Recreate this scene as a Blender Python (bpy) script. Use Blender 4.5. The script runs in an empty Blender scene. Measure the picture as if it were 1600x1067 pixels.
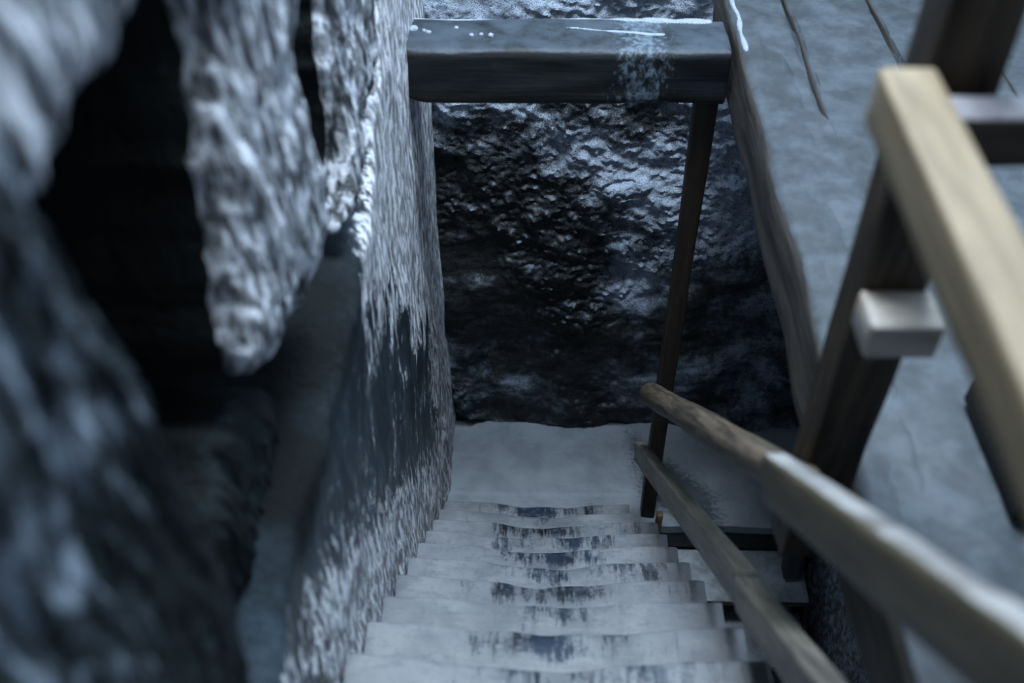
import bpy, math, random
from mathutils import Vector, Matrix, noise

random.seed(7)
SC = bpy.context.scene
COL = SC.collection
H = 3.991                                   # eye height above the landing (z = 0)


def sstep(a, b, x):
    t = max(0.0, min(1.0, (x - a) / (b - a)))
    return t * t * (3 - 2 * t)


def nz(x, y, z):
    return noise.noise(Vector((x, y, z)))


def fbm(x, y, z, octaves=4, gain=0.5):
    s, a, f = 0.0, 1.0, 1.0
    for _ in range(octaves):
        s += a * nz(x * f, y * f, z * f)
        a *= gain
        f *= 2.03
    return s


# ------------------------------------------------------------------ materials
class NT:
    def __init__(self, name):
        self.m = bpy.data.materials.new(name)
        self.m.use_nodes = True
        self.t = self.m.node_tree
        self.t.nodes.clear()
        self.out = self.t.nodes.new('ShaderNodeOutputMaterial')
        self.b = self.t.nodes.new('ShaderNodeBsdfPrincipled')
        self.t.links.new(self.b.outputs[0], self.out.inputs[0])

    def n(self, typ, **kw):
        x = self.t.nodes.new(typ)
        for k, v in kw.items():
            setattr(x, k, v)
        return x

    def link(self, a, b):
        if hasattr(a, 'is_output'):
            self.t.links.new(a, b)
        else:
            b.default_value = a

    def coord(self, kind='Object'):
        return self.n('ShaderNodeTexCoord').outputs[kind]

    def pos(self):
        return self.n('ShaderNodeNewGeometry').outputs['Position']

    def normal_z(self):
        s = self.n('ShaderNodeSeparateXYZ')
        self.t.links.new(self.n('ShaderNodeNewGeometry').outputs['Normal'], s.inputs[0])
        return s.outputs['Z']

    def mapping(self, vec, scale=(1, 1, 1), loc=(0, 0, 0), rot=(0, 0, 0)):
        x = self.n('ShaderNodeMapping')
        self.t.links.new(vec, x.inputs['Vector'])
        x.inputs['Scale'].default_value = scale
        x.inputs['Location'].default_value = loc
        x.inputs['Rotation'].default_value = rot
        return x.outputs[0]

    def noise(self, vec, scale=5, detail=6, rough=0.6, dist=0.0):
        x = self.n('ShaderNodeTexNoise')
        self.t.links.new(vec, x.inputs['Vector'])
        x.inputs['Scale'].default_value = scale
        x.inputs['Detail'].default_value = detail
        x.inputs['Roughness'].default_value = rough
        x.inputs['Distortion'].default_value = dist
        return x.outputs['Fac']

    def voro(self, vec, scale=5, feature='F1', out='Distance'):
        x = self.n('ShaderNodeTexVoronoi', feature=feature)
        self.t.links.new(vec, x.inputs['Vector'])
        x.inputs['Scale'].default_value = scale
        return x.outputs[out]

    def remap(self, v, a, b, c=0.0, d=1.0, smooth=True):
        x = self.n('ShaderNodeMapRange')
        if smooth:
            x.interpolation_type = 'SMOOTHSTEP'
        self.link(v, x.inputs['Value'])
        for k, q in zip(('From Min', 'From Max', 'To Min', 'To Max'), (a, b, c, d)):
            x.inputs[k].default_value = q
        return x.outputs[0]

    def math(self, op, a, b=0.0, clamp=False):
        x = self.n('ShaderNodeMath', operation=op, use_clamp=clamp)
        self.link(a, x.inputs[0])
        self.link(b, x.inputs[1])
        return x.outputs[0]

    def mix(self, f, a, b):
        x = self.n('ShaderNodeMix', data_type='RGBA')
        self.link(f, x.inputs[0])
        for v, i in ((a, 6), (b, 7)):
            if hasattr(v, 'is_output'):
                self.t.links.new(v, x.inputs[i])
            else:
                x.inputs[i].default_value = (*v, 1)
        return x.outputs[2]

    def sep(self, vec):
        s = self.n('ShaderNodeSeparateXYZ')
        self.t.links.new(vec, s.inputs[0])
        return s.outputs

    def bump(self, h, strength=0.5, dist=0.01, prev=None):
        x = self.n('ShaderNodeBump')
        x.inputs['Strength'].default_value = strength
        x.inputs['Distance'].default_value = dist
        self.t.links.new(h, x.inputs['Height'])
        if prev is not None:
            self.t.links.new(prev, x.inputs['Normal'])
        return x.outputs[0]

    def done(self, color, rough, bump=None, spec=0.5):
        self.link(color if hasattr(color, 'is_output') else (*color, 1), self.b.inputs['Base Color'])
        self.link(rough, self.b.inputs['Roughness'])
        self.b.inputs['Specular IOR Level'].default_value = spec
        if bump is not None:
            self.t.links.new(bump, self.b.inputs['Normal'])
        return self.m


FROST = (0.50, 0.585, 0.70)


def mat_rock(name, rock=(0.018, 0.023, 0.028), frost=FROST, amount=0.5, zlo=2.4, zhi=3.2, zgain=0.25,
             sc=1.0, streak=0.35, soft=0.10, up=0.10, zone=False, gap=0.36, gloss=0.36):
    """Dark rock under hoar frost; the crust runs in upright drips and thins out lower down the shaft."""
    t = NT(name)
    p = t.pos()
    stretched = t.mapping(p, (1, 1, streak))
    a = t.noise(stretched, 26 * sc, 8, 0.62, 0.3)
    b = t.noise(t.mapping(p, (1, 1, 0.55), (3.1, 1.7, 0.4)), 4.2 * sc, 5, 0.6, 0.4)
    c = t.noise(t.mapping(p, (1, 1, 0.6)), 120 * sc, 3, 0.65)
    z = t.sep(p)['Z']
    zc = t.remap(z, zlo, zhi, -zgain, zgain)
    if zone:
        # rime at the top and along the treads, slick dark ice between, rime again in the far corner
        y = t.sep(p)['Y']
        s = t.math('ADD', t.math('ADD', z, t.math('MULTIPLY', y, 1.026)), -3.109)
        s = t.math('ADD', s, t.math('MULTIPLY', t.math('SUBTRACT', b, 0.5), 0.9))
        hi = t.math('MULTIPLY', t.remap(s, 0.85, 1.35), t.remap(y, 1.55, 1.80))
        lo = t.math('MULTIPLY', t.remap(s, 0.48, 0.10), t.remap(y, 0.85, 1.2, 0.35, 1.0))
        far = t.math('MULTIPLY', t.remap(y, 2.75, 3.05), 0.75)
        m = t.math('MAXIMUM', t.math('MAXIMUM', hi, t.math('MULTIPLY', lo, 0.8)), far)
        zc = t.math('ADD', t.math('MULTIPLY', m, 2 * zgain), -zgain)
        zc = t.math('ADD', zc, t.remap(t.sep(p)['X'], -0.425, -0.465, 0.0, -0.6))  # recess shade put into the colour by leaving off its rime
        # shade of the fissure above the ice glaze, put into the rock colour
        fissure_shade = t.math('MULTIPLY', t.remap(t.math('ADD', z, t.math('MULTIPLY', t.math('SUBTRACT', b, 0.5), 0.25)), 2.36, 2.50), t.math('MULTIPLY', t.remap(y, 2.0, 1.65), t.remap(y, 0.86, 1.06)))
        zc = t.math('ADD', zc, t.math('MULTIPLY', fissure_shade, -0.32))

    f = t.math('ADD', t.math('MULTIPLY', a, 0.62), t.math('MULTIPLY', b, 0.62))
    f = t.math('ADD', f, t.math('MULTIPLY', c, 0.24))
    f = t.math('ADD', f, zc)
    f = t.math('ADD', f, t.math('MULTIPLY', t.normal_z(), up))
    cov = t.remap(f, 1.24 - amount - soft, 1.24 - amount + soft)
    rc = t.mix(t.remap(b, 0.35, 0.7), rock, tuple(k * 2.6 for k in rock))
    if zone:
        rc = t.mix(fissure_shade, rc, (0.006, 0.008, 0.009))
    fr = t.mix(t.remap(a, 0.42, 0.60), tuple(k * gap for k in frost), frost)
    col = t.mix(cov, rc, fr)
    h = t.math('ADD', t.math('MULTIPLY', a, 0.8), t.math('MULTIPLY', c, 0.25))
    h = t.math('ADD', h, t.math('MULTIPLY', cov, 0.25))
    rg = t.remap(cov, 0, 1, gloss, 0.78)
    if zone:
        rg = t.math('MAXIMUM', rg, t.math('MULTIPLY', fissure_shade, 0.8))
    return t.done(col, rg, t.bump(h, 0.9, 0.02), 0.18)


def mat_wood(name, dark, light, frost_up=0.0, frost_any=0.0, frost=(0.46, 0.52, 0.60), rough=0.6, grain=1.0, seed=0.0,
             knots=True, ice=None, run=None):
    t = NT(name)
    o = t.mapping(t.coord('Object'), (1, 1, 1), (seed, seed * 0.7, seed * 1.3))
    g = t.noise(t.mapping(o, (1.6 * grain, 22 * grain, 22 * grain)), 2.4, 7, 0.62, 0.5)
    g2 = t.noise(t.mapping(o, (0.9, 4, 4)), 3.1, 4, 0.6, 1.2)
    p = t.pos()
    col = t.mix(t.remap(g, 0.34, 0.66), dark, light)
    col = t.mix(t.remap(g2, 0.45, 0.75, 0, 0.55), col, tuple(k * 0.45 for k in dark))
    if knots:
        k = t.voro(t.mapping(o, (2.2, 9, 9)), 1.0)
        col = t.mix(t.remap(k, 0.0, 0.22, 0.7, 0.0), col, tuple(c * q for c, q in zip(light, (0.62, 0.42, 0.25))))
    ns = t.noise(p, 9, 7, 0.65)
    nf = t.noise(p, 60, 5, 0.65)
    f = t.math('ADD', t.math('MULTIPLY', ns, 0.7), t.math('MULTIPLY', nf, 0.3))
    rgh = rough
    if ice is not None:
        ic = t.remap(t.noise(t.mapping(o, (1.3, 3, 5), (5, 2, 1)), 1.6, 4, 0.6), 0.42, 0.60)
        col = t.mix(ic, col, ice)
    if frost_up or frost_any:
        up = t.remap(t.normal_z(), 0.25, 0.85, 0.0, frost_up)
        cov = t.remap(t.math('ADD', t.math('ADD', f, up), frost_any), 0.92, 1.10)
        fc = t.mix(t.remap(ns, 0.35, 0.68), tuple(k * 0.50 for k in frost), frost)
        col = t.mix(cov, col, fc)
    if run is not None:
        # rime that has run down the face at one place along the timber
        dx = t.remap(t.math('ABSOLUTE', t.math('SUBTRACT', t.sep(t.coord('Object'))['X'], run[0])), 0.0, run[1] * 1.6, 1.0, 0.0)
        rc = t.remap(t.math('ADD', t.math('MULTIPLY', t.noise(t.mapping(p, (1, 1, 0.6)), 55, 5, 0.7), 0.8), t.math('MULTIPLY', dx, 0.30)), 0.60, 0.80)
        col = t.mix(t.math('MULTIPLY', rc, t.remap(dx, 0.05, 0.5)), col, (0.13, 0.18, 0.23))
    h = t.math('ADD', t.math('MULTIPLY', g, 0.8), t.math('MULTIPLY', nf, 0.35))
    return t.done(col, rgh, t.bump(h, 0.45, 0.006), 0.4)


# ------------------------------------------------------------------ objects
def tag(o, label=None, cat=None, group=None, kind=None):
    for k, v in (('label', label), ('category', cat), ('group', group), ('kind', kind)):
        if v:
            o[k] = v
    return o


def empty(name, loc):
    o = bpy.data.objects.new(name, None)
    COL.objects.link(o)
    o.empty_display_size = 0.1
    o.location = loc
    return o


def mesh(name, verts, faces, mat, parent=None, world=None, smooth=True):
    me = bpy.data.meshes.new(name)
    me.from_pydata([tuple(v) for v in verts], [], faces)
    me.update()
    if smooth:
        me.polygons.foreach_set('use_smooth', [True] * len(me.polygons))
    me.materials.append(mat)
    o = bpy.data.objects.new(name, me)
    COL.objects.link(o)
    w = world if world is not None else Matrix.Identity(4)
    if parent is not None:
        o.parent = parent
        o.matrix_local = Matrix.Translation(-parent.location) @ w
    else:
        o.matrix_world = w
    return o


def frame(p0, p1, up=(0, 0, 1), roll=0.0):
    p0, p1 = Vector(p0), Vector(p1)
    x = (p1 - p0).normalized()
    y = Vector(up).cross(x).normalized()
    z = x.cross(y)
    m = Matrix((x, y, z)).transposed().to_4x4()
    m.translation = p0
    return m @ Matrix.Rotation(roll, 4, 'X'), (p1 - p0).length


def rrect(w, h, r, k=4, edge=3):
    pts = []
    for cx, cy, a0 in ((w / 2 - r, h / 2 - r, 0), (-w / 2 + r, h / 2 - r, 90), (-w / 2 + r, -h / 2 + r, 180), (w / 2 - r, -h / 2 + r, 270)):
        arc = [(cx + r * math.cos(math.radians(a0 + 90 * i / k)), cy + r * math.sin(math.radians(a0 + 90 * i / k))) for i in range(k + 1)]
        if pts:
            a, b = pts[-1], arc[0]
            pts += [(a[0] + (b[0] - a[0]) * i / edge, a[1] + (b[1] - a[1]) * i / edge) for i in range(1, edge)]
        pts += arc
    a, b = pts[-1], pts[0]
    pts += [(a[0] + (b[0] - a[0]) * i / edge, a[1] + (b[1] - a[1]) * i / edge) for i in range(1, edge)]
    return pts


def swept(name, p0, p1, prof, mat, parent=None, up=(0, 0, 1), step=0.03, wob=0.003, wf=6.0, taper=(1, 1), seed=0.0, bend=None,
          shape=None, roll=0.0, chamfer=0.004):
    """A timber or pole: PROFILE swept from p0 to p1 with a hand-hewn wobble and closed, chamfered ends."""
    w, L = frame(p0, p1, up, roll)
    n = max(2, int(L / step))
    xs = [0.0, chamfer] + [chamfer + (L - 2 * chamfer) * i / n for i in range(1, n)] + [L - chamfer, L]
    V, F = [], []
    m = len(prof)
    for j, x in enumerate(xs):
        s = taper[0] + (taper[1] - taper[0]) * x / L
        e = 1.0
        if j in (0, len(xs) - 1):
            e = 1 - chamfer / max(0.01, min(abs(q) for q in (max(p[0] for p in prof), max(p[1] for p in prof))))
        off = bend(x / L) if bend else (0, 0)
        for (a, b) in prof:
            if shape:
                a, b = shape(x / L, a, b)
            d = wob * fbm(x * wf * 0.5 + seed, a * wf * 2 + seed * 3, b * wf * 2, 3)
            r = math.hypot(a, b) or 1
            V.append((x, (a + a / r * d) * s * e + off[0], (b + b / r * d) * s * e + off[1]))
    for j in range(len(xs) - 1):
        for i in range(m):
            k = (i + 1) % m
            F.append((j * m + i, (j + 1) * m + i, (j + 1) * m + k, j * m + k))
    F.append(tuple(range(m)))
    F.append(tuple(reversed(range((len(xs) - 1) * m, len(xs) * m))))
    o = mesh(name, V, F, mat, parent, w)
    return fix_normals(o)


def fix_normals(o):
    import bmesh
    bm = bmesh.new()
    bm.from_mesh(o.data)
    bmesh.ops.recalc_face_normals(bm, faces=bm.faces)
    bm.to_mesh(o.data)
    bm.free()
    o.data.set_sharp_from_angle(angle=math.radians(48))
    return o


def sheet(name, nu, nv, fn, back, mat, kind=None, flip=False):
    """A thick slab of rock: front grid fn(u, v), closed at the back by moving it along BACK."""
    V = [fn(i / nu, j / nv) for j in range(nv + 1) for i in range(nu + 1)]
    F = [(j * (nu + 1) + i, j * (nu + 1) + i + 1, (j + 1) * (nu + 1) + i + 1, (j + 1) * (nu + 1) + i) for j in range(nv) for i in range(nu)]
    rim = [i for i in range(nu + 1)] + [j * (nu + 1) + nu for j in range(1, nv + 1)] + [nv * (nu + 1) + i for i in range(nu - 1, -1, -1)] + [j * (nu + 1) for j in range(nv - 1, 0, -1)]
    base = len(V)
    bk = [Vector(fn(u, v)) for u, v in ((0, 0), (1, 0), (1, 1), (0, 1))]
    for r in rim:
        V.append(Vector(V[r]) + Vector(back))
    n = len(rim)
    for i in range(n):
        k = (i + 1) % n
        F.append((rim[i], base + i, base + k, rim[k]))
    F.append(tuple(base + i for i in range(n)))
    o = mesh(name, V, F, mat)
    fix_normals(o)
    if kind:
        o['kind'] = kind
    return o


# ------------------------------------------------------------------ the setting
def mat_back():
    t = NT('dark_back_rock')
    p = t.pos()
    big = t.noise(t.mapping(p, (1.0, 1.0, 1.35), (0.35, 0, 0.2), (0, math.radians(-32), 0)), 1.9, 4, 0.55, 0.5)
    mid = t.noise(p, 20, 7, 0.70)
    dots = t.noise(p, 210, 2, 0.6)
    z = t.sep(p)['Z']
    x = t.sep(p)['X']
    rock = t.mix(t.remap(mid, 0.35, 0.7), (0.006, 0.008, 0.009), (0.020, 0.022, 0.022))
    f = t.math('ADD', t.math('MULTIPLY', big, 1.0), t.math('MULTIPLY', mid, 0.30))
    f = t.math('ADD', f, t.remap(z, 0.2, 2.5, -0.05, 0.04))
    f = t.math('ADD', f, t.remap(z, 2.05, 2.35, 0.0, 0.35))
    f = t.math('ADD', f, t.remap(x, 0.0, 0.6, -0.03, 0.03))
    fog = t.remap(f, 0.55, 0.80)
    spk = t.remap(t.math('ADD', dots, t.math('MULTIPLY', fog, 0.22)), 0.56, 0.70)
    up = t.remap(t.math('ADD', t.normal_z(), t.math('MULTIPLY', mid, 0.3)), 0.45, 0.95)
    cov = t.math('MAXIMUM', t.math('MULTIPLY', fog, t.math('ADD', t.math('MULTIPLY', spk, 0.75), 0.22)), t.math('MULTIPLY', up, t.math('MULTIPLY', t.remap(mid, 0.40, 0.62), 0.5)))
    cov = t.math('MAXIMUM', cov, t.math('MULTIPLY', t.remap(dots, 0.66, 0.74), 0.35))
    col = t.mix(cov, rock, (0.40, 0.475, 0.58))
    h = t.math('ADD', t.math('MULTIPLY', mid, 0.7), t.math('MULTIPLY', dots, 0.35))
    return t.done(col, t.remap(cov, 0, 1, 0.45, 0.75), t.bump(h, 1.0, 0.014), 0.4)


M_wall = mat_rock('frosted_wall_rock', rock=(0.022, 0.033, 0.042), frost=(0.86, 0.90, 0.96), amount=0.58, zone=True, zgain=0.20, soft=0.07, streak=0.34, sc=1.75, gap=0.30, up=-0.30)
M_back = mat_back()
M_rock = mat_rock('crusted_rock', frost=(0.78, 0.84, 0.92), amount=0.60, zlo=2.5, zhi=3.15, zgain=0.10, streak=0.22, soft=0.07, sc=2.0, gap=0.16)
M_near = mat_rock('shaded_dark_rock', rock=(0.007, 0.011, 0.013), amount=0.37, zlo=2.6, zhi=3.7, zgain=0.13, streak=0.35, soft=0.08, sc=1.4, frost=(0.33, 0.41, 0.50), gloss=0.62)  # dark base and thin low frost put the near rocks' shade into colour
M_side = mat_rock('frosted_side_rock', rock=(0.012, 0.018, 0.022), frost=(0.85, 0.90, 0.96), amount=0.68, zlo=0, zhi=1, zgain=0.0, streak=0.7, soft=0.06, sc=1.2)
M_bare_shaded = mat_rock('bare_shaded_rock', rock=(0.006, 0.008, 0.009), amount=0.22, zlo=2.5, zhi=3.7, zgain=0.05, streak=0.5, frost=(0.2, 0.24, 0.28), gloss=0.75)  # bare rock sides, colour darkened further to stand for shade in the fissures

ZE = [(0.0, 2.40), (0.73, 2.50), (0.96, 2.56), (1.12, 2.55), (1.40, 2.49), (1.65, 2.50), (1.92, 2.50), (2.12, 2.55), (2.33, 2.68), (2.46, 2.93), (2.6, 3.4), (2.8, 4.2), (4, 9)]


def zedge(y):
    for (a, b), (c, d) in zip(ZE, ZE[1:]):
        if y <= c:
            return b + (d - b) * (y - a) / (c - a)
    return 9


def wall_left_fn(u, v):
    y = -0.35 + 4.0 * u
    z = -1.6 + 7.3 * v
    d = 0.020 * fbm(0.4, y * 1.6, z * 0.9, 3) + 0.010 * fbm(3.3, y * 9, z * 3.2, 4)
    ze = zedge(y) + 0.03 * nz(y * 7, 2.2, 0.3)
    r = sstep(ze - 0.05, ze + 0.16, z) * (1 - sstep(4.2, 4.5, z))
    return (-0.395 + d - 0.42 * r, y, z)


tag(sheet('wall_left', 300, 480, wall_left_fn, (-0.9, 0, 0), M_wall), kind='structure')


def wall_back_fn(u, v):
    x = -0.75 + 3.4 * u
    z = -0.45 + 3.3 * (v / 0.85) if v < 0.85 else 2.85 + 2.9 * (v - 0.85) / 0.15
    a = fbm(x * 2.2, 1.3, z * 2.4, 3)
    b = fbm(x * 7, 4.3, z * 9, 4)
    w = 0.45 * a
    lump = 0.0
    for f, k in ((5.5, 0.030), (13, 0.016), (29, 0.014), (60, 0.009)):
        n1 = noise.noise(Vector((x * f + w * 5 + 0.4 * b, z * f * 1.3 + 0.3 * x * f, 2.7 + f)))
        lump += k * max(0.0, n1 + 0.12) ** 0.8
    rough = 0.10 + 0.90 * sstep(-0.02, 0.26, 0.9 * nz(x * 1.5 + 3, 0.4, z * 1.3 - 0.7 * x) + 0.10 + 0.12 * sstep(0.8, 2.0, z))
    fine = 0.006 * fbm(x * 45, 2.0, z * 45, 2)
    d = 0.040 * a + 0.014 * b + (lump + fine) * rough
    return (x, 3.485 - 0.02 * (x - 0.4) - d, z)


tag(sheet('wall_back', 420, 560, wall_back_fn, (0, 0.6, 0), M_back), kind='structure')


def wall_right_fn(u, v):
    y = 0.0 + 3.7 * u
    z = -1.6 + 7.0 * v
    d = 0.05 * fbm(1.4, y * 1.8, z * 1.6, 3) + 0.02 * fbm(8.3, y * 9, z * 9, 4)
    x = 1.42 + 0.60 * sstep(2.05, 2.18, z)
    return (x - d, y, z)


def pit_fn(u, v):
    x, y = -1.2 + 3.4 * u, -0.4 + 4.2 * v
    return (x, y, -1.45 + 0.06 * fbm(x * 2, y * 2, 4.4, 3))


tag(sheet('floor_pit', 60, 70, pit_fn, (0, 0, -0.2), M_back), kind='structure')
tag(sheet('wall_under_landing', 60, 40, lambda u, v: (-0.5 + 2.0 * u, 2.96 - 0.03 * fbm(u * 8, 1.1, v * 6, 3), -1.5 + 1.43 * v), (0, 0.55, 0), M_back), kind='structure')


tag(sheet('wall_right', 160, 260, wall_right_fn, (0.6, 0, 0), M_side), kind='structure')


def mat_floor():
    t = NT('frosted_landing')
    p = t.pos()
    a = t.noise(p, 5, 6, 0.6, 0.3)
    b = t.noise(t.mapping(p, (1, 1.6, 1)), 38, 6, 0.66)
    s = t.noise(p, 170, 3, 0.6)
    col = t.mix(t.remap(a, 0.3, 0.7), (0.190, 0.220, 0.250), (0.275, 0.310, 0.345))
    dk = t.math('ADD', t.math('MULTIPLY', b, 0.75), t.math('MULTIPLY', a, 0.35))
    col = t.mix(t.remap(dk, 0.44, 0.36), col, (0.10, 0.125, 0.15))
    # bare worn patch right of the post, a scuffed corner of the boards
    xyz = t.sep(p)
    gx = t.math('ABSOLUTE', t.math('SUBTRACT', t.math('ADD', xyz['X'], t.math('MULTIPLY', xyz['Y'], 0.55)), 2.39))
    gy = t.math('ABSOLUTE', t.math('SUBTRACT', xyz['Y'], 3.04))
    w = t.math('ADD', t.math('MULTIPLY', gx, 1.0), t.math('MULTIPLY', gy, 0.45))
    w = t.math('ADD', w, t.math('MULTIPLY', t.math('SUBTRACT', b, 0.5), -0.28))
    col = t.mix(t.remap(w, 0.22, 0.11), col, (0.055, 0.07, 0.085))
    h = t.math('ADD', t.math('MULTIPLY', b, 0.7), t.math('MULTIPLY', s, 0.2))
    return t.done(col, 0.5, t.bump(h, 0.5, 0.012), 0.4)


def floor_fn(u, v):
    x = -0.45 + 1.95 * u
    y0 = 2.86 - 0.13 * sstep(0.50, 0.48, x)
    y = y0 + (3.58 - y0) * v
    d = 0.008 * fbm(x * 3, y * 3, 0.2, 3) + 0.004 * fbm(x * 14, y * 14, 1.2, 3)
    e = 0.012 * math.exp(-v * 12) * (1 + nz(x * 5, 0, 0)) + 0.006 * sstep(3.035, 3.02, y + 0.008 * nz(x * 6, 1, 1)) * sstep(0.5, 0.46, x)
    return (x, y, d - e)


tag(sheet('floor', 200, 90, floor_fn, (0, 0, -0.05), mat_floor()), kind='structure')


# ------------------------------------------------------------------ rocks of the left wall
def smooth_loop(pts, n):
    out, m = [], len(pts)
    for i in range(m):
        p0, p1, p2, p3 = (Vector(pts[(i + k - 1) % m]) for k in range(4))
        for s in range(n):
            t = s / n
            out.append(0.5 * ((2 * p1) + (-p0 + p2) * t + (2 * p0 - 5 * p1 + 4 * p2 - p3) * t * t + (-p0 + 3 * p1 - 3 * p2 + p3) * t ** 3))
    return out


def rock(name, x, outline, thick, mat, label, group=None, edge=0.09, amp=0.03, drip=0.016, seed=0.0, tilt=(0, 0), centre=None, sub=22, rings=70):
    loop = smooth_loop(outline, sub)
    n = len(loop)
    c = Vector(centre) if centre else sum(loop, Vector((0, 0))) / n
    V, F = [], []

    def put(q, k, back=False):
        r = (q - c).length
        y, z = q
        d = (1 - k) * r
        prof = 1 - math.sqrt(max(0.0, 1 - min(1.0, d / edge) ** 1.0)) if False else (1 - (1 - min(1.0, d / edge)) ** 2) ** 0.5
        xx = x - edge * 0.75 * (1 - prof)
        xx += amp * fbm(seed + y * 2.6, z * 2.0, seed, 3) + drip * 0.8 * fbm(seed + y * 25, z * 5.5, 3 + seed, 4) + 0.010 * abs(nz(y * 48 + seed, z * 14, 2.0))
        xx += tilt[0] * (y - c[0]) + tilt[1] * (z - c[1])
        return (xx, y, z)
    for j in range(1, rings + 1):
        k = (j / rings) ** 0.8
        for q in loop:
            w = c + (q - c) * k
            wj = 0.010 * k * fbm(w[0] * 12, w[1] * 12, seed, 3)
            w = w + (q - c).normalized() * wj
            V.append(put(w, k))
    for j in range(rings - 1):
        for i in range(n):
            k = (i + 1) % n
            F.append((j * n + i, j * n + k, (j + 1) * n + k, (j + 1) * n + i))
    V.append(put(c, 0.0))
    ci = len(V) - 1
    for i in range(n):
        F.append((ci, (i + 1) % n, i))
    base = len(V)
    last = (rings - 1) * n
    for s, dx in enumerate((0.35, 1.0)):
        for i in range(n):
            p = V[last + i]
            sh = 0.012 * fbm(p[1] * 10, p[2] * 10, s + seed, 3)
            V.append((p[0] - thick * dx, p[1] + sh, p[2] + sh))
    for i in range(n):
        k = (i + 1) % n
        F.append((last + i, last + k, base + k, base + i))
        F.append((base + i, base + k, base + n + k, base + n + i))
    F.append(tuple(base + n + i for i in range(n)))
    nfront = (rings - 1) * n + n
    # origin at the rock's own middle
    o = mesh(name, [Vector(v) - Vector((x, c[0], c[1])) for v in V], F, mat, None, Matrix.Translation((x, c[0], c[1])))
    o.data.materials.append(M_bare_shaded)
    for k, pl in enumerate(o.data.polygons):
        if k >= nfront:
            pl.material_index = 1
    fix_normals(o)
    return tag(o, label, 'rock', group)


rock('rock_slab', -0.33, [(0.474, 3.691), (0.529, 3.632), (0.559, 3.592), (0.57, 3.556), (0.575, 3.509), (0.588, 3.436), (0.612, 3.317), (0.62, 3.197), (0.634, 3.056), (0.621, 2.948), (0.589, 2.81), (0.499, 2.65), (0.20, 2.50), (-0.15, 2.9), (-0.1, 3.6), (0.2, 3.75)],
     0.12, M_near, 'dark rock slab filling the lower left corner, nearest to the camera', edge=0.03, amp=0.02, drip=0.014, seed=2.0, centre=(0.33, 3.15))
rock('rock_outcrop', -0.36, [(0.607, 3.787), (0.80, 4.0), (1.25, 4.1), (1.12, 3.617), (0.967, 3.555), (0.887, 3.542), (0.816, 3.536), (0.702, 3.546), (0.636, 3.548), (0.615, 3.532), (0.561, 3.582), (0.496, 3.669)],
     0.5, M_rock, 'pale frosted rock at the upper left corner, above the black hollow', edge=0.05, amp=0.02, seed=5.0, centre=(0.80, 3.70))
rock('hanging_boulder', -0.385, [(1.23, 3.60), (1.32, 4.1), (1.85, 4.1), (1.64, 3.48), (1.60, 3.202), (1.575, 3.091), (1.575, 2.918), (1.58, 2.802), (1.53, 2.710), (1.41, 2.730), (1.22, 2.780), (1.07, 2.862), (1.05, 2.924), (1.094, 3.018), (1.125, 3.136), (1.165, 3.242), (1.205, 3.356)],
     0.5, M_rock, 'big frost covered boulder bulging from the wall right of the black hollow', edge=0.10, amp=0.015, drip=0.020, seed=9.0, centre=(1.36, 3.15))
rock('rock_spur', -0.390, [(1.98, 3.43), (2.05, 4.0), (2.48, 4.0), (2.44, 3.209), (2.37, 2.86), (2.33, 2.73), (2.20, 2.655), (1.96, 2.70), (1.92, 2.59), (1.77, 2.57), (1.86, 2.70), (1.89, 2.82), (1.91, 2.97), (1.94, 3.08)],
     0.5, M_rock, 'narrow frosted rock spur between the big boulder and the crossbeam end', edge=0.08, amp=0.015, drip=0.020, seed=13.0, centre=(2.04, 2.93))
rock('rock_outcrop', -0.45, [(1.034, 2.79), (1.25, 2.640), (1.238, 2.56), (1.154, 2.516), (1.04, 2.50), (0.921, 2.50), (0.85, 2.56), (0.869, 2.711), (0.948, 2.761)],
     0.35, M_near, 'small dark rock knob below the big frosted boulder, in the black hollow', edge=0.06, amp=0.02, seed=17.0)

# ------------------------------------------------------------------ stairs
RUN, RISE = 0.193025, 0.198089
X0, Y0, Z0, W = -0.3834, 1.0996, H - 2.00999, 0.90


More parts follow.
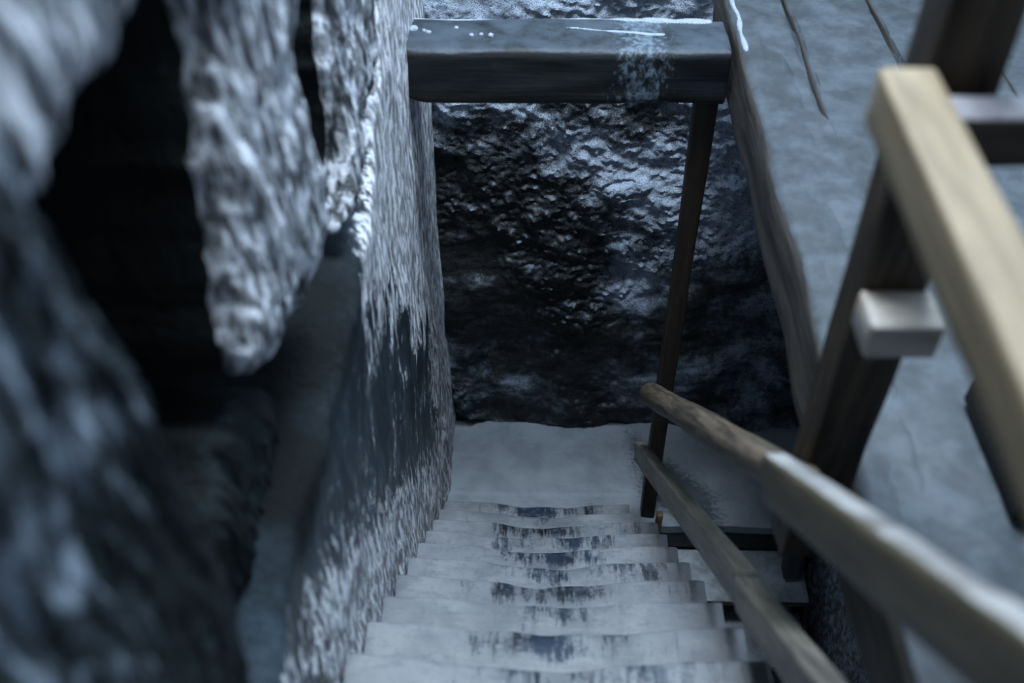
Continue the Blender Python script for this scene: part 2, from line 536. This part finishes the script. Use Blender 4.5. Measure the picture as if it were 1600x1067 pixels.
def mat_tread():
    t = NT('worn_frosted_tread')
    o = t.coord('Object')
    xyz = t.sep(o)
    rnd = t.n('ShaderNodeObjectInfo').outputs['Random']
    off = t.n('ShaderNodeCombineXYZ')
    t.link(t.math('MULTIPLY', rnd, 37.0), off.inputs[0])
    t.link(t.math('MULTIPLY', rnd, 11.0), off.inputs[2])
    add = t.n('ShaderNodeVectorMath', operation='ADD')
    t.t.links.new(o, add.inputs[0])
    t.t.links.new(off.outputs[0], add.inputs[1])
    q = add.outputs[0]
    a = t.noise(t.mapping(q, (1, 1, 1)), 6, 6, 0.6, 0.4)
    lines = t.noise(t.mapping(q, (1.0, 16, 16)), 7, 5, 0.6)         # grain along the board
    scr = t.noise(t.mapping(q, (60, 9, 9)), 1.0, 5, 0.65, 0.6)      # scuffs across it
    fine = t.noise(q, 90, 4, 0.65)
    frost = t.mix(t.remap(a, 0.32, 0.68), (0.125, 0.140, 0.156), (0.205, 0.220, 0.234))
    frost = t.mix(t.remap(lines, 0.56, 0.72, 0, 0.35), frost, (0.30, 0.26, 0.245))
    wob = t.math('MULTIPLY', t.math('SUBTRACT', t.noise(t.mapping(q, (1, 0.2, 1), (2, 7, 4)), 3.2, 3, 0.6), 0.5), 0.9)
    wx = t.remap(t.math('ABSOLUTE', t.math('ADD', t.math('SUBTRACT', xyz['X'], 0.46), wob)), 0.10, 0.40, 1.0, 0.0)
    wy = t.remap(t.math('ABSOLUTE', t.math('ADD', xyz['Y'], 0.040)), 0.015, 0.085, 1.0, 0.0)
    wear = t.math('MULTIPLY', wx, wy)
    spots = t.math('ADD', t.math('MULTIPLY', scr, 0.50), t.math('MULTIPLY', t.noise(t.mapping(q, (1, 0.3, 1), (9, 3, 1)), 7.5, 4, 0.6), 0.72))
    spots = t.math('ADD', spots, t.math('MULTIPLY', fine, 0.22))
    dark = t.remap(t.math('ADD', spots, t.math('MULTIPLY', wear, 0.17)), 0.82, 0.98)
    dark = t.math('MULTIPLY', dark, t.remap(wear, 0.0, 0.30))
    ice = t.mix(t.remap(a, 0.42, 0.58), (0.010, 0.014, 0.019), (0.018, 0.032, 0.055))
    col = t.mix(dark, frost, ice)
    # bare pinkish wood on the worn lip
    lip = t.math('MULTIPLY', t.remap(xyz['Y'], -0.016, -0.002), wx)
    col = t.mix(t.math('MULTIPLY', lip, 0.55), col, (0.31, 0.28, 0.275))
    dirt = t.noise(t.mapping(q, (0.8, 1.6, 1), (1, 5, 2)), 16, 6, 0.7)
    col = t.mix(t.remap(t.math('ADD', dirt, t.math('MULTIPLY', fine, 0.25)), 0.60, 0.82, 0, 0.75), col, (0.10, 0.115, 0.135))
    # specks
    sp = t.remap(t.voro(t.mapping(q, (1, 1.4, 1)), 26), 0.10, 0.05)
    col = t.mix(t.math('MULTIPLY', sp, t.remap(a, 0.5, 0.6)), col, (0.16, 0.17, 0.19))
    h = t.math('ADD', t.math('MULTIPLY', scr, 0.5), t.math('MULTIPLY', fine, 0.3))
    h = t.math('ADD', h, t.math('MULTIPLY', lines, 0.3))
    rough = t.remap(t.math('ADD', dark, t.math('MULTIPLY', wx, 0.35)), 0.0, 1.0, 0.62, 0.40)
    return t.done(col, rough, t.bump(h, 0.45, 0.008), 0.5)


M_tread = mat_tread()
M_string = mat_wood('dark_stringer_wood', (0.016, 0.014, 0.012), (0.04, 0.034, 0.028), frost_up=0.3)


def tread_mesh(width, seed, depth=0.25, th=0.045, worn=1.0):
    nx, ny = 64, 26
    c0, wd = 0.44 + 0.06 * nz(seed, 0, 0), 0.23 + 0.04 * nz(0, seed, 3)

    def top(x, t):
        y = -depth * (1 - t)                         # t = 1 at the nosing
        dip = math.exp(-((x - c0) / wd) ** 2) * (1 + 0.5 * nz(x * 7, seed, 1.0))
        dip *= worn
        k = math.exp(y / 0.05)
        z = -0.030 * dip * k - 0.012 * dip * math.exp(y / 0.14)
        yy = y - 0.010 * dip * k
        z += 0.0022 * fbm(x * 10, y * 14, seed, 3)
        z -= 0.012 * sstep(-0.012, 0.0, y) ** 2
        yy += 0.003 * fbm(x * 9, seed, 2.5, 2) * k
        return (x, yy, z)
    ts = [i / ny for i in range(ny - 4)] + [0.87, 0.91, 0.945, 0.965, 0.98, 0.992, 1.0]
    ts = sorted(set(ts))
    m = len(ts)
    V, F = [], []
    for i in range(nx + 1):
        x = width * i / nx
        e = 0.0
        for t in ts:
            p = top(x, t)
            V.append((p[0], p[1], p[2] - (0.004 if i in (0, nx) else 0)))
    for i in range(nx):
        for j in range(m - 1):
            F.append((i * m + j, (i + 1) * m + j, (i + 1) * m + j + 1, i * m + j + 1))
    b = len(V)
    for i in range(nx + 1):
        x = width * i / nx
        V.append((x, -depth, -th))
        V.append((x, top(x, 1)[1] - 0.004, -th))
    for i in range(nx):
        F.append((i * m + m - 1, (i + 1) * m + m - 1, b + 2 * i + 3, b + 2 * i + 1))
        F.append((i * m, b + 2 * i, b + 2 * i + 2, (i + 1) * m))
        F.append((b + 2 * i, b + 2 * i + 1, b + 2 * i + 3, b + 2 * i + 2))
    F.append(tuple(range(m)) + (b + 1, b))
    F.append((b + 2 * nx, b + 2 * nx + 1) + tuple(reversed(range(nx * m, nx * m + m))))
    return V, F


stair = tag(empty('wooden_staircase', (X0 + W / 2, Y0 + 10 * RUN, 0.0)),
            'steep wooden staircase with worn frosty treads going down beside the left rock wall', 'staircase')
for i in range(-4, 10):
    wdt = W - (0.075 if i == 8 else 0.06 if i == 9 else 0.0)
    V, F = tread_mesh(wdt, 3.7 * i + 1.3, depth=0.25 if i < 9 else 0.22)
    o = mesh('tread', V, F, M_tread, stair, Matrix.Translation((X0, Y0 + RUN * i, Z0 - RISE * i)))
    fix_normals(o)
for x in (X0 + 0.05, X0 + W - 0.11):
    s = RISE / RUN
    y0, y1 = Y0 - 4.6 * RUN, Y0 + 9.3 * RUN
    zl = lambda y: Z0 - RISE * (y - Y0) / RUN - 0.275
    swept('stringer', (x, y0, zl(y0)), (x, y1, zl(y1)), rrect(0.045, 0.19, 0.004), M_string, stair, step=0.2)

# the next flight turns back under the walkway
M_low = mat_tread()
flight = tag(empty('wooden_staircase', (1.0, 2.58, -0.6)),
             'lower flight of frosted wooden steps seen below the handrails, under the plank walkway', 'staircase')
M_lowtread = mat_wood('frosted_lower_step', (0.05, 0.042, 0.032), (0.13, 0.105, 0.075), frost_up=0.75, frost=(0.46, 0.52, 0.57))
for k in range(4):
    yb, z = 2.85 - 0.215 * k, -0.215 - 0.20 * k
    swept('tread', (0.60, yb - 0.12, z - 0.02), (1.31, yb - 0.12, z - 0.02), rrect(0.285, 0.04, 0.006, 3, 8), M_lowtread, flight, step=0.03, wob=0.003, seed=k * 3.1)
for x in (0.62, 1.325):
    swept('stringer', (x, 2.84, -0.30), (x, 2.0, -1.08), rrect(0.03, 0.22, 0.004), M_string, flight, step=0.2)

# ------------------------------------------------------------------ timbers
M_beam = mat_wood('iced_beam_wood', (0.007, 0.008, 0.008), (0.018, 0.020, 0.019), frost_up=0.60, frost_any=0.0, frost=(0.052, 0.072, 0.092), run=(0.80, 0.13), ice=(0.005, 0.008, 0.012), knots=False)
M_deck = mat_wood('frosted_deck_wood', (0.032, 0.030, 0.028), (0.085, 0.077, 0.067), frost_up=0.60, frost_any=0.04, frost=(0.070, 0.086, 0.100), knots=False)
M_dark = mat_wood('dark_post_wood', (0.007, 0.005, 0.003), (0.075, 0.052, 0.030), knots=False, seed=3.0)
M_far = mat_wood('brown_post_wood', (0.016, 0.011, 0.008), (0.034, 0.024, 0.016), knots=False, seed=1.0)
M_log = mat_wood('brown_log_wood', (0.036, 0.029, 0.021), (0.125, 0.098, 0.070), frost_up=0.22, frost=(0.36, 0.33, 0.29), seed=5.0)
M_rail = mat_wood('grey_sawn_wood', (0.13, 0.125, 0.105), (0.24, 0.225, 0.185), frost_up=0.10, frost=(0.36, 0.36, 0.34), seed=8.0, rough=0.55)
M_plank = mat_wood('yellow_grey_plank', (0.062, 0.053, 0.032), (0.112, 0.096, 0.060), frost_up=0.70, frost=(0.36, 0.36, 0.355), seed=11.0, rough=0.5)
M_new = mat_wood('fresh_pine_wood', (0.215, 0.170, 0.105), (0.32, 0.258, 0.170), frost_up=0.10, frost=(0.56, 0.55, 0.54), seed=14.0, rough=0.5)
M_block = mat_wood('pale_block_wood', (0.34, 0.32, 0.28), (0.50, 0.47, 0.42), frost_up=0.25, frost=(0.52, 0.53, 0.54), seed=17.0)
M_foot = mat_wood('ochre_wood', (0.09, 0.065, 0.035), (0.17, 0.125, 0.07), knots=False, seed=19.0)
M_crust = NT('frost_crust_snow')
_p = M_crust.pos()
_n = M_crust.noise(_p, 60, 5, 0.65)
M_crust = M_crust.done(M_crust.mix(_n, (0.12, 0.16, 0.21), (0.46, 0.52, 0.58)), 0.7, M_crust.bump(_n, 0.6, 0.01))

# crossbeam over the stair foot
beam = tag(empty('crossbeam', (0.08, 2.96, 2.33)), 'thick dark iced crossbeam spanning the shaft above the foot of the stairs', 'beam')


def beam_shape(t, a, b):
    e = sstep(0.12, 0.0, t)
    return a * (1 - 0.15 * e), b * (1 - 0.10 * e) + 0.015 * e


swept('beam_body', (-0.47, 2.965, 2.335), (0.60, 2.975, 2.335), rrect(0.225, 0.19, 0.028, 5, 8), M_beam, beam, wob=0.008, wf=5, shape=beam_shape, step=0.012, seed=4.0)


def blobs(name, spots, mat, parent, seed):
    """A ridge of frozen snow: overlapping flattened lumps in one crust."""
    import bmesh
    bm = bmesh.new()
    for (x, y, z, rx, ry, rz) in spots:
        r = bmesh.ops.create_icosphere(bm, subdivisions=3, radius=1.0)
        for v in r['verts']:
            d = 1 + 0.25 * fbm(v.co.x * 2 + x * 30, v.co.y * 2 + seed, v.co.z * 2, 3)
            v.co = Vector((x + v.co.x * rx * d, y + v.co.y * ry * d, z + v.co.z * rz * d))
    me = bpy.data.meshes.new(name)
    bm.to_mesh(me)
    bm.free()
    me.polygons.foreach_set('use_smooth', [True] * len(me.polygons))
    me.materials.append(mat)
    o = bpy.data.objects.new(name, me)
    COL.objects.link(o)
    o.parent = parent
    o.matrix_local = Matrix.Translation(-parent.location)
    return o


sp = []
x = -0.40
while x < 0.56:
    h = 0.002 + 0.007 * abs(nz(x * 9, 1, 2)) + 0.005 * sstep(0.05, 0.2, x)
    sp.append((x, 3.068 + 0.010 * nz(x * 5, 4, 4), 2.422, 0.016, 0.008 + h, h))
    x += 0.012
blobs('frost_crust', sp, M_crust, beam, 3.0)
sp = []
x = 0.03
while x < 0.40:
    h = 0.003 + 0.004 * abs(nz(x * 14, 3, 2))
    sp.append((x, 3.00 - 0.03 * sstep(0.1, 0.4, x) + 0.008 * nz(x * 12, 4, 1), 2.430, 0.014, 0.008, h))
    x += 0.010
blobs('frost_crust', sp, M_crust, beam, 5.0)
for q in ((-0.385, 2.99, 0.014), (-0.35, 2.98, 0.008), (-0.335, 2.97, 0.009), (-0.25, 3.00, 0.008), (-0.20, 2.955, 0.008), (-0.17, 2.96, 0.007), (-0.14, 2.955, 0.009)):
    blobs('frost_lump', [(q[0], q[1], 2.431, q[2], q[2], q[2] * 0.8)], M_crust, beam, q[0])

# plank walkway to the right
walk = tag(empty('plank_walkway', (0.95, 2.1, 2.20)), 'grey frosted plank walkway running along the right side at beam height', 'walkway')


def side_shape(t, a, b):
    # rounded, worn upper left edge
    return a + (0.012 * nz(t * 9, 3, 1) if a > 0.07 else 0), b


swept('side_beam', (0.695, 0.35, 2.322), (0.695, 3.37, 2.322), rrect(0.155, 0.235, 0.03, 5, 8), M_deck, walk, wob=0.010, wf=4, step=0.03, shape=side_shape, seed=2.0)
for k, (xa, xb) in enumerate(((0.765, 0.80), (0.812, 1.075), (1.09, 1.37), (1.38, 1.62), (1.63, 1.84))):
    if k == 0:
        continue
    lap = 0.006
    o = swept('plank', ((xa + xb) / 2, 0.35, 2.415), ((xa + xb) / 2, 3.37, 2.415), rrect(xb - xa, 0.05, 0.010, 3, 10), M_deck, walk, wob=0.010, wf=4, step=0.03, seed=k * 4.4)


def lumps_bed():
    V, F = [], []
    nu, nv = 90, 260
    for j in range(nv + 1):
        y = 0.36 + 3.00 * j / nv
        for i in range(nu + 1):
            x = 0.655 + 1.17 * i / nu
            z = 2.438 + 0.010 * fbm(x * 3.3, y * 3.3, 5.5, 3) + 0.005 * fbm(x * 15, y * 11, 1.5, 3)
            for gx in (0.806, 1.082, 1.375):
                w = 0.006 * sstep(2.35, 2.75, y + 0.25 * nz(gx * 9, y * 2, 0))
                z -= 0.06 * math.exp(-((x - gx - 0.004 * nz(y * 4, gx, 0)) / 0.006) ** 2) * (w / 0.006)
            e = min(i, nu - i) / nu
            z -= 0.02 * sstep(0.02, 0.0, e)
            V.append((x, y, z))
    for j in range(nv):
        for i in range(nu):
            a = j * (nu + 1) + i
            F.append((a, a + 1, a + nu + 2, a + nu + 1))
    n = len(V)
    rim = [i for i in range(nu + 1)] + [j * (nu + 1) + nu for j in range(1, nv + 1)] + [nv * (nu + 1) + i for i in range(nu - 1, -1, -1)] + [j * (nu + 1) for j in range(nv - 1, 0, -1)]
    for r in rim:
        V.append((V[r][0], V[r][1], 2.415))
    m = len(rim)
    for i in range(m):
        F.append((rim[i], n + i, n + (i + 1) % m, rim[(i + 1) % m]))
    F.append(tuple(n + i for i in range(m)))
    return V, F


M_bed = mat_wood('walkway_frost_bed', (0.06, 0.07, 0.08), (0.10, 0.12, 0.13), frost_up=0.75, frost_any=0.12, frost=(0.078, 0.096, 0.112), knots=False)
fix_normals(mesh('frost_cover', *lumps_bed(), M_bed, walk))
sp = []
y = 3.35
while y > 2.86:
    sp.append((0.640 + 0.010 * nz(y * 7, 0, 0), y, 2.434, 0.008 + 0.005 * nz(y * 15, 2, 0), 0.014, 0.008 + 0.005 * nz(y * 13, 1, 0)))
    y -= 0.012
blobs('frost_lip', sp, M_crust, walk, 6.0)
M_dark_block = mat_wood('black_block', (0.005, 0.005, 0.005), (0.012, 0.011, 0.010), knots=False, rough=0.8)  # plain near-black block filling the dark band below the handrail
sl = tag(swept('dark_block', (0.922, 1.12, 2.492), (0.922, 1.42, 2.492), rrect(0.10, 0.07, 0.008), M_dark_block, None, seed=3.3),
         'short dark block on the walkway under the fresh pine handrail', 'timber')

# posts
pf = tag(empty('wooden_post', (0.563, 2.93, 0.0)), 'slim dark brown post holding up the right end of the crossbeam', 'post')
swept('shaft', (0.560, 2.93, -0.03), (0.556, 2.95, 2.234), rrect(0.068, 0.066, 0.008, 3, 3), M_far, pf, up=(0, 1, 0), wob=0.006, wf=3, step=0.04, taper=(0.92, 1.05), seed=2.0)
swept('foot_block', (0.606, 2.850, -0.16), (0.606, 2.850, 0.10), rrect(0.030, 0.034, 0.004), M_foot, pf, up=(0, 1, 0), seed=1.0)
pn = tag(empty('wooden_post', (0.56, 1.25, 2.2)), 'heavy dark post bolted to the walkway side, behind the fresh pine handrail', 'post')
swept('shaft', (0.560, 1.25, 2.205), (0.560, 1.25, 4.3), rrect(0.10, 0.10, 0.010, 4, 4), M_dark, pn, up=(0, 1, 0), wob=0.006, wf=4, step=0.04, seed=7.0)

# stair rails
tag(swept('log_handrail', (0.480, 2.78, 0.985), (0.463, 1.08, 2.60), [(0.046 * math.cos(a * math.pi / 12), 0.046 * math.sin(a * math.pi / 12)) for a in range(24)], M_log, None,
          wob=0.005, wf=4, taper=(1.05, 0.80), seed=3.0, chamfer=0.010),
    'round brown log handrail ending at the slim post, above the grey board', 'handrail')
tag(swept('plank_handrail', (0.392, 1.03, 2.686), (0.392, 0.10, 3.512), rrect(0.044, 0.080, 0.010), M_plank, None, wob=0.003, seed=6.0),
    'blurred squared plank handrail at lower right, nailed onto the end of the log rail', 'handrail')
tag(swept('board_rail', (0.478, 2.87, 0.520), (0.478, 1.24, 2.030), rrect(0.046, 0.085, 0.006), M_rail, None, wob=0.002, seed=9.0),
    'grey sawn board fixed low on the slim post, below the log handrail', 'rail')
tag(swept('board_rail', (0.478, 1.225, 2.025), (0.476, 0.50, 2.70), rrect(0.054, 0.078, 0.008), M_rail, None, wob=0.004, seed=12.0),
    'brownish board continuing the low grey rail to the bottom edge, beside the stair treads', 'rail')

# railing of the walkway
tag(swept('pine_handrail', (0.452, -0.40, 3.316), (0.452, 1.135, 3.316), rrect(0.072, 0.080, 0.008), M_new, None, wob=0.002, seed=4.0, step=0.02),
    'fresh yellow pine handrail running diagonally at upper right, out of focus', 'handrail')
M_cross = mat_wood('frosted_crossbar_wood', (0.035, 0.026, 0.020), (0.08, 0.06, 0.045), frost_up=0.62, frost=(0.42, 0.42, 0.46), knots=False, seed=22.0)
tag(swept('crossbar', (0.490, 1.135, 3.262), (1.80, 1.135, 3.262), rrect(0.062, 0.080, 0.012), M_cross, None, wob=0.005, seed=8.0),
    'frost topped brown crossbar in front of the heavy post at the right edge', 'rail')
tag(swept('wooden_block', (0.505, 1.158, 2.905), (0.616, 1.158, 2.905), rrect(0.086, 0.066, 0.006), M_block, None, wob=0.002, seed=5.0, step=0.01),
    'short pale wooden block nailed across the heavy dark post', 'block')

# landing edge and the frozen block on the lower flight
M_fascia = mat_wood('black_joist_wood', (0.010, 0.011, 0.011), (0.022, 0.023, 0.022), frost_up=0.25, knots=False, seed=2.2)
tag(swept('landing_joist', (0.612, 2.895, -0.120), (1.36, 2.895, -0.120), rrect(0.06, 0.14, 0.008), M_fascia, None, wob=0.004, seed=1.0),
    'black joist under the front edge of the landing, right of the slim post', 'beam')
M_ice = mat_wood('frosted_stub_wood', (0.04, 0.05, 0.055), (0.075, 0.09, 0.10), frost_any=0.28, frost=(0.34, 0.41, 0.47), knots=False, seed=6.0)
tag(swept('timber_stub', (1.245, 2.735, -0.190), (1.235, 2.77, 0.03), rrect(0.085, 0.085, 0.010), M_ice, None, up=(0, 1, 0), wob=0.006, seed=3.0, step=0.01),
    'small frosted timber stub standing on the top step of the lower flight', 'timber')

# ------------------------------------------------------------------ light, camera
world = bpy.data.worlds.new('World')
SC.world = world
world.use_nodes = True
bg = world.node_tree.nodes['Background']
bg.inputs[0].default_value = (0.50, 0.70, 1.0, 1)
bg.inputs[1].default_value = 0.11


def area(name, loc, target, sx, sy, power, col):
    l = bpy.data.lights.new(name, 'AREA')
    l.shape = 'RECTANGLE'
    l.size, l.size_y = sx, sy
    l.energy = power
    l.color = col
    o = bpy.data.objects.new(name, l)
    COL.objects.link(o)
    o.location = loc
    o.rotation_euler = (Vector(target) - Vector(loc)).to_track_quat('-Z', 'Y').to_euler()
    return o


area('shaft_daylight', (0.60, 2.62, 6.3), (0.35, 2.9, 0), 1.6, 0.7, 210, (0.66, 0.82, 1.0))
area('stairwell_daylight', (0.12, 2.0, 6.6), (0.25, 1.9, 0.5), 1.1, 1.3, 200, (0.83, 0.915, 1.0))

cam = bpy.data.cameras.new('camera')
co = bpy.data.objects.new('camera', cam)
COL.objects.link(co)
Rm = Matrix(((0.99972, 0.02326, -0.00312), (-0.01405, 0.69962, 0.71437), (-0.0188, 0.71413, -0.69976)))
r, u, f = Rm[0], Rm[1], Rm[2]
m = Matrix((r, u, -f)).transposed().to_4x4()
m.translation = (0, 0, H)
co.matrix_world = m
cam.sensor_fit = 'HORIZONTAL'
cam.sensor_width = 36
cam.lens = 1604.74 / 1600 * 36
cam.clip_start = 0.02
cam.dof.use_dof = True
cam.dof.focus_distance = 3.9
cam.dof.aperture_fstop = 1.7
SC.camera = co

vs = SC.view_settings
vs.view_transform = 'Standard'
vs.look = 'None'
vs.exposure = 0.0
vs.gamma = 1.0
vs.use_curve_mapping = False
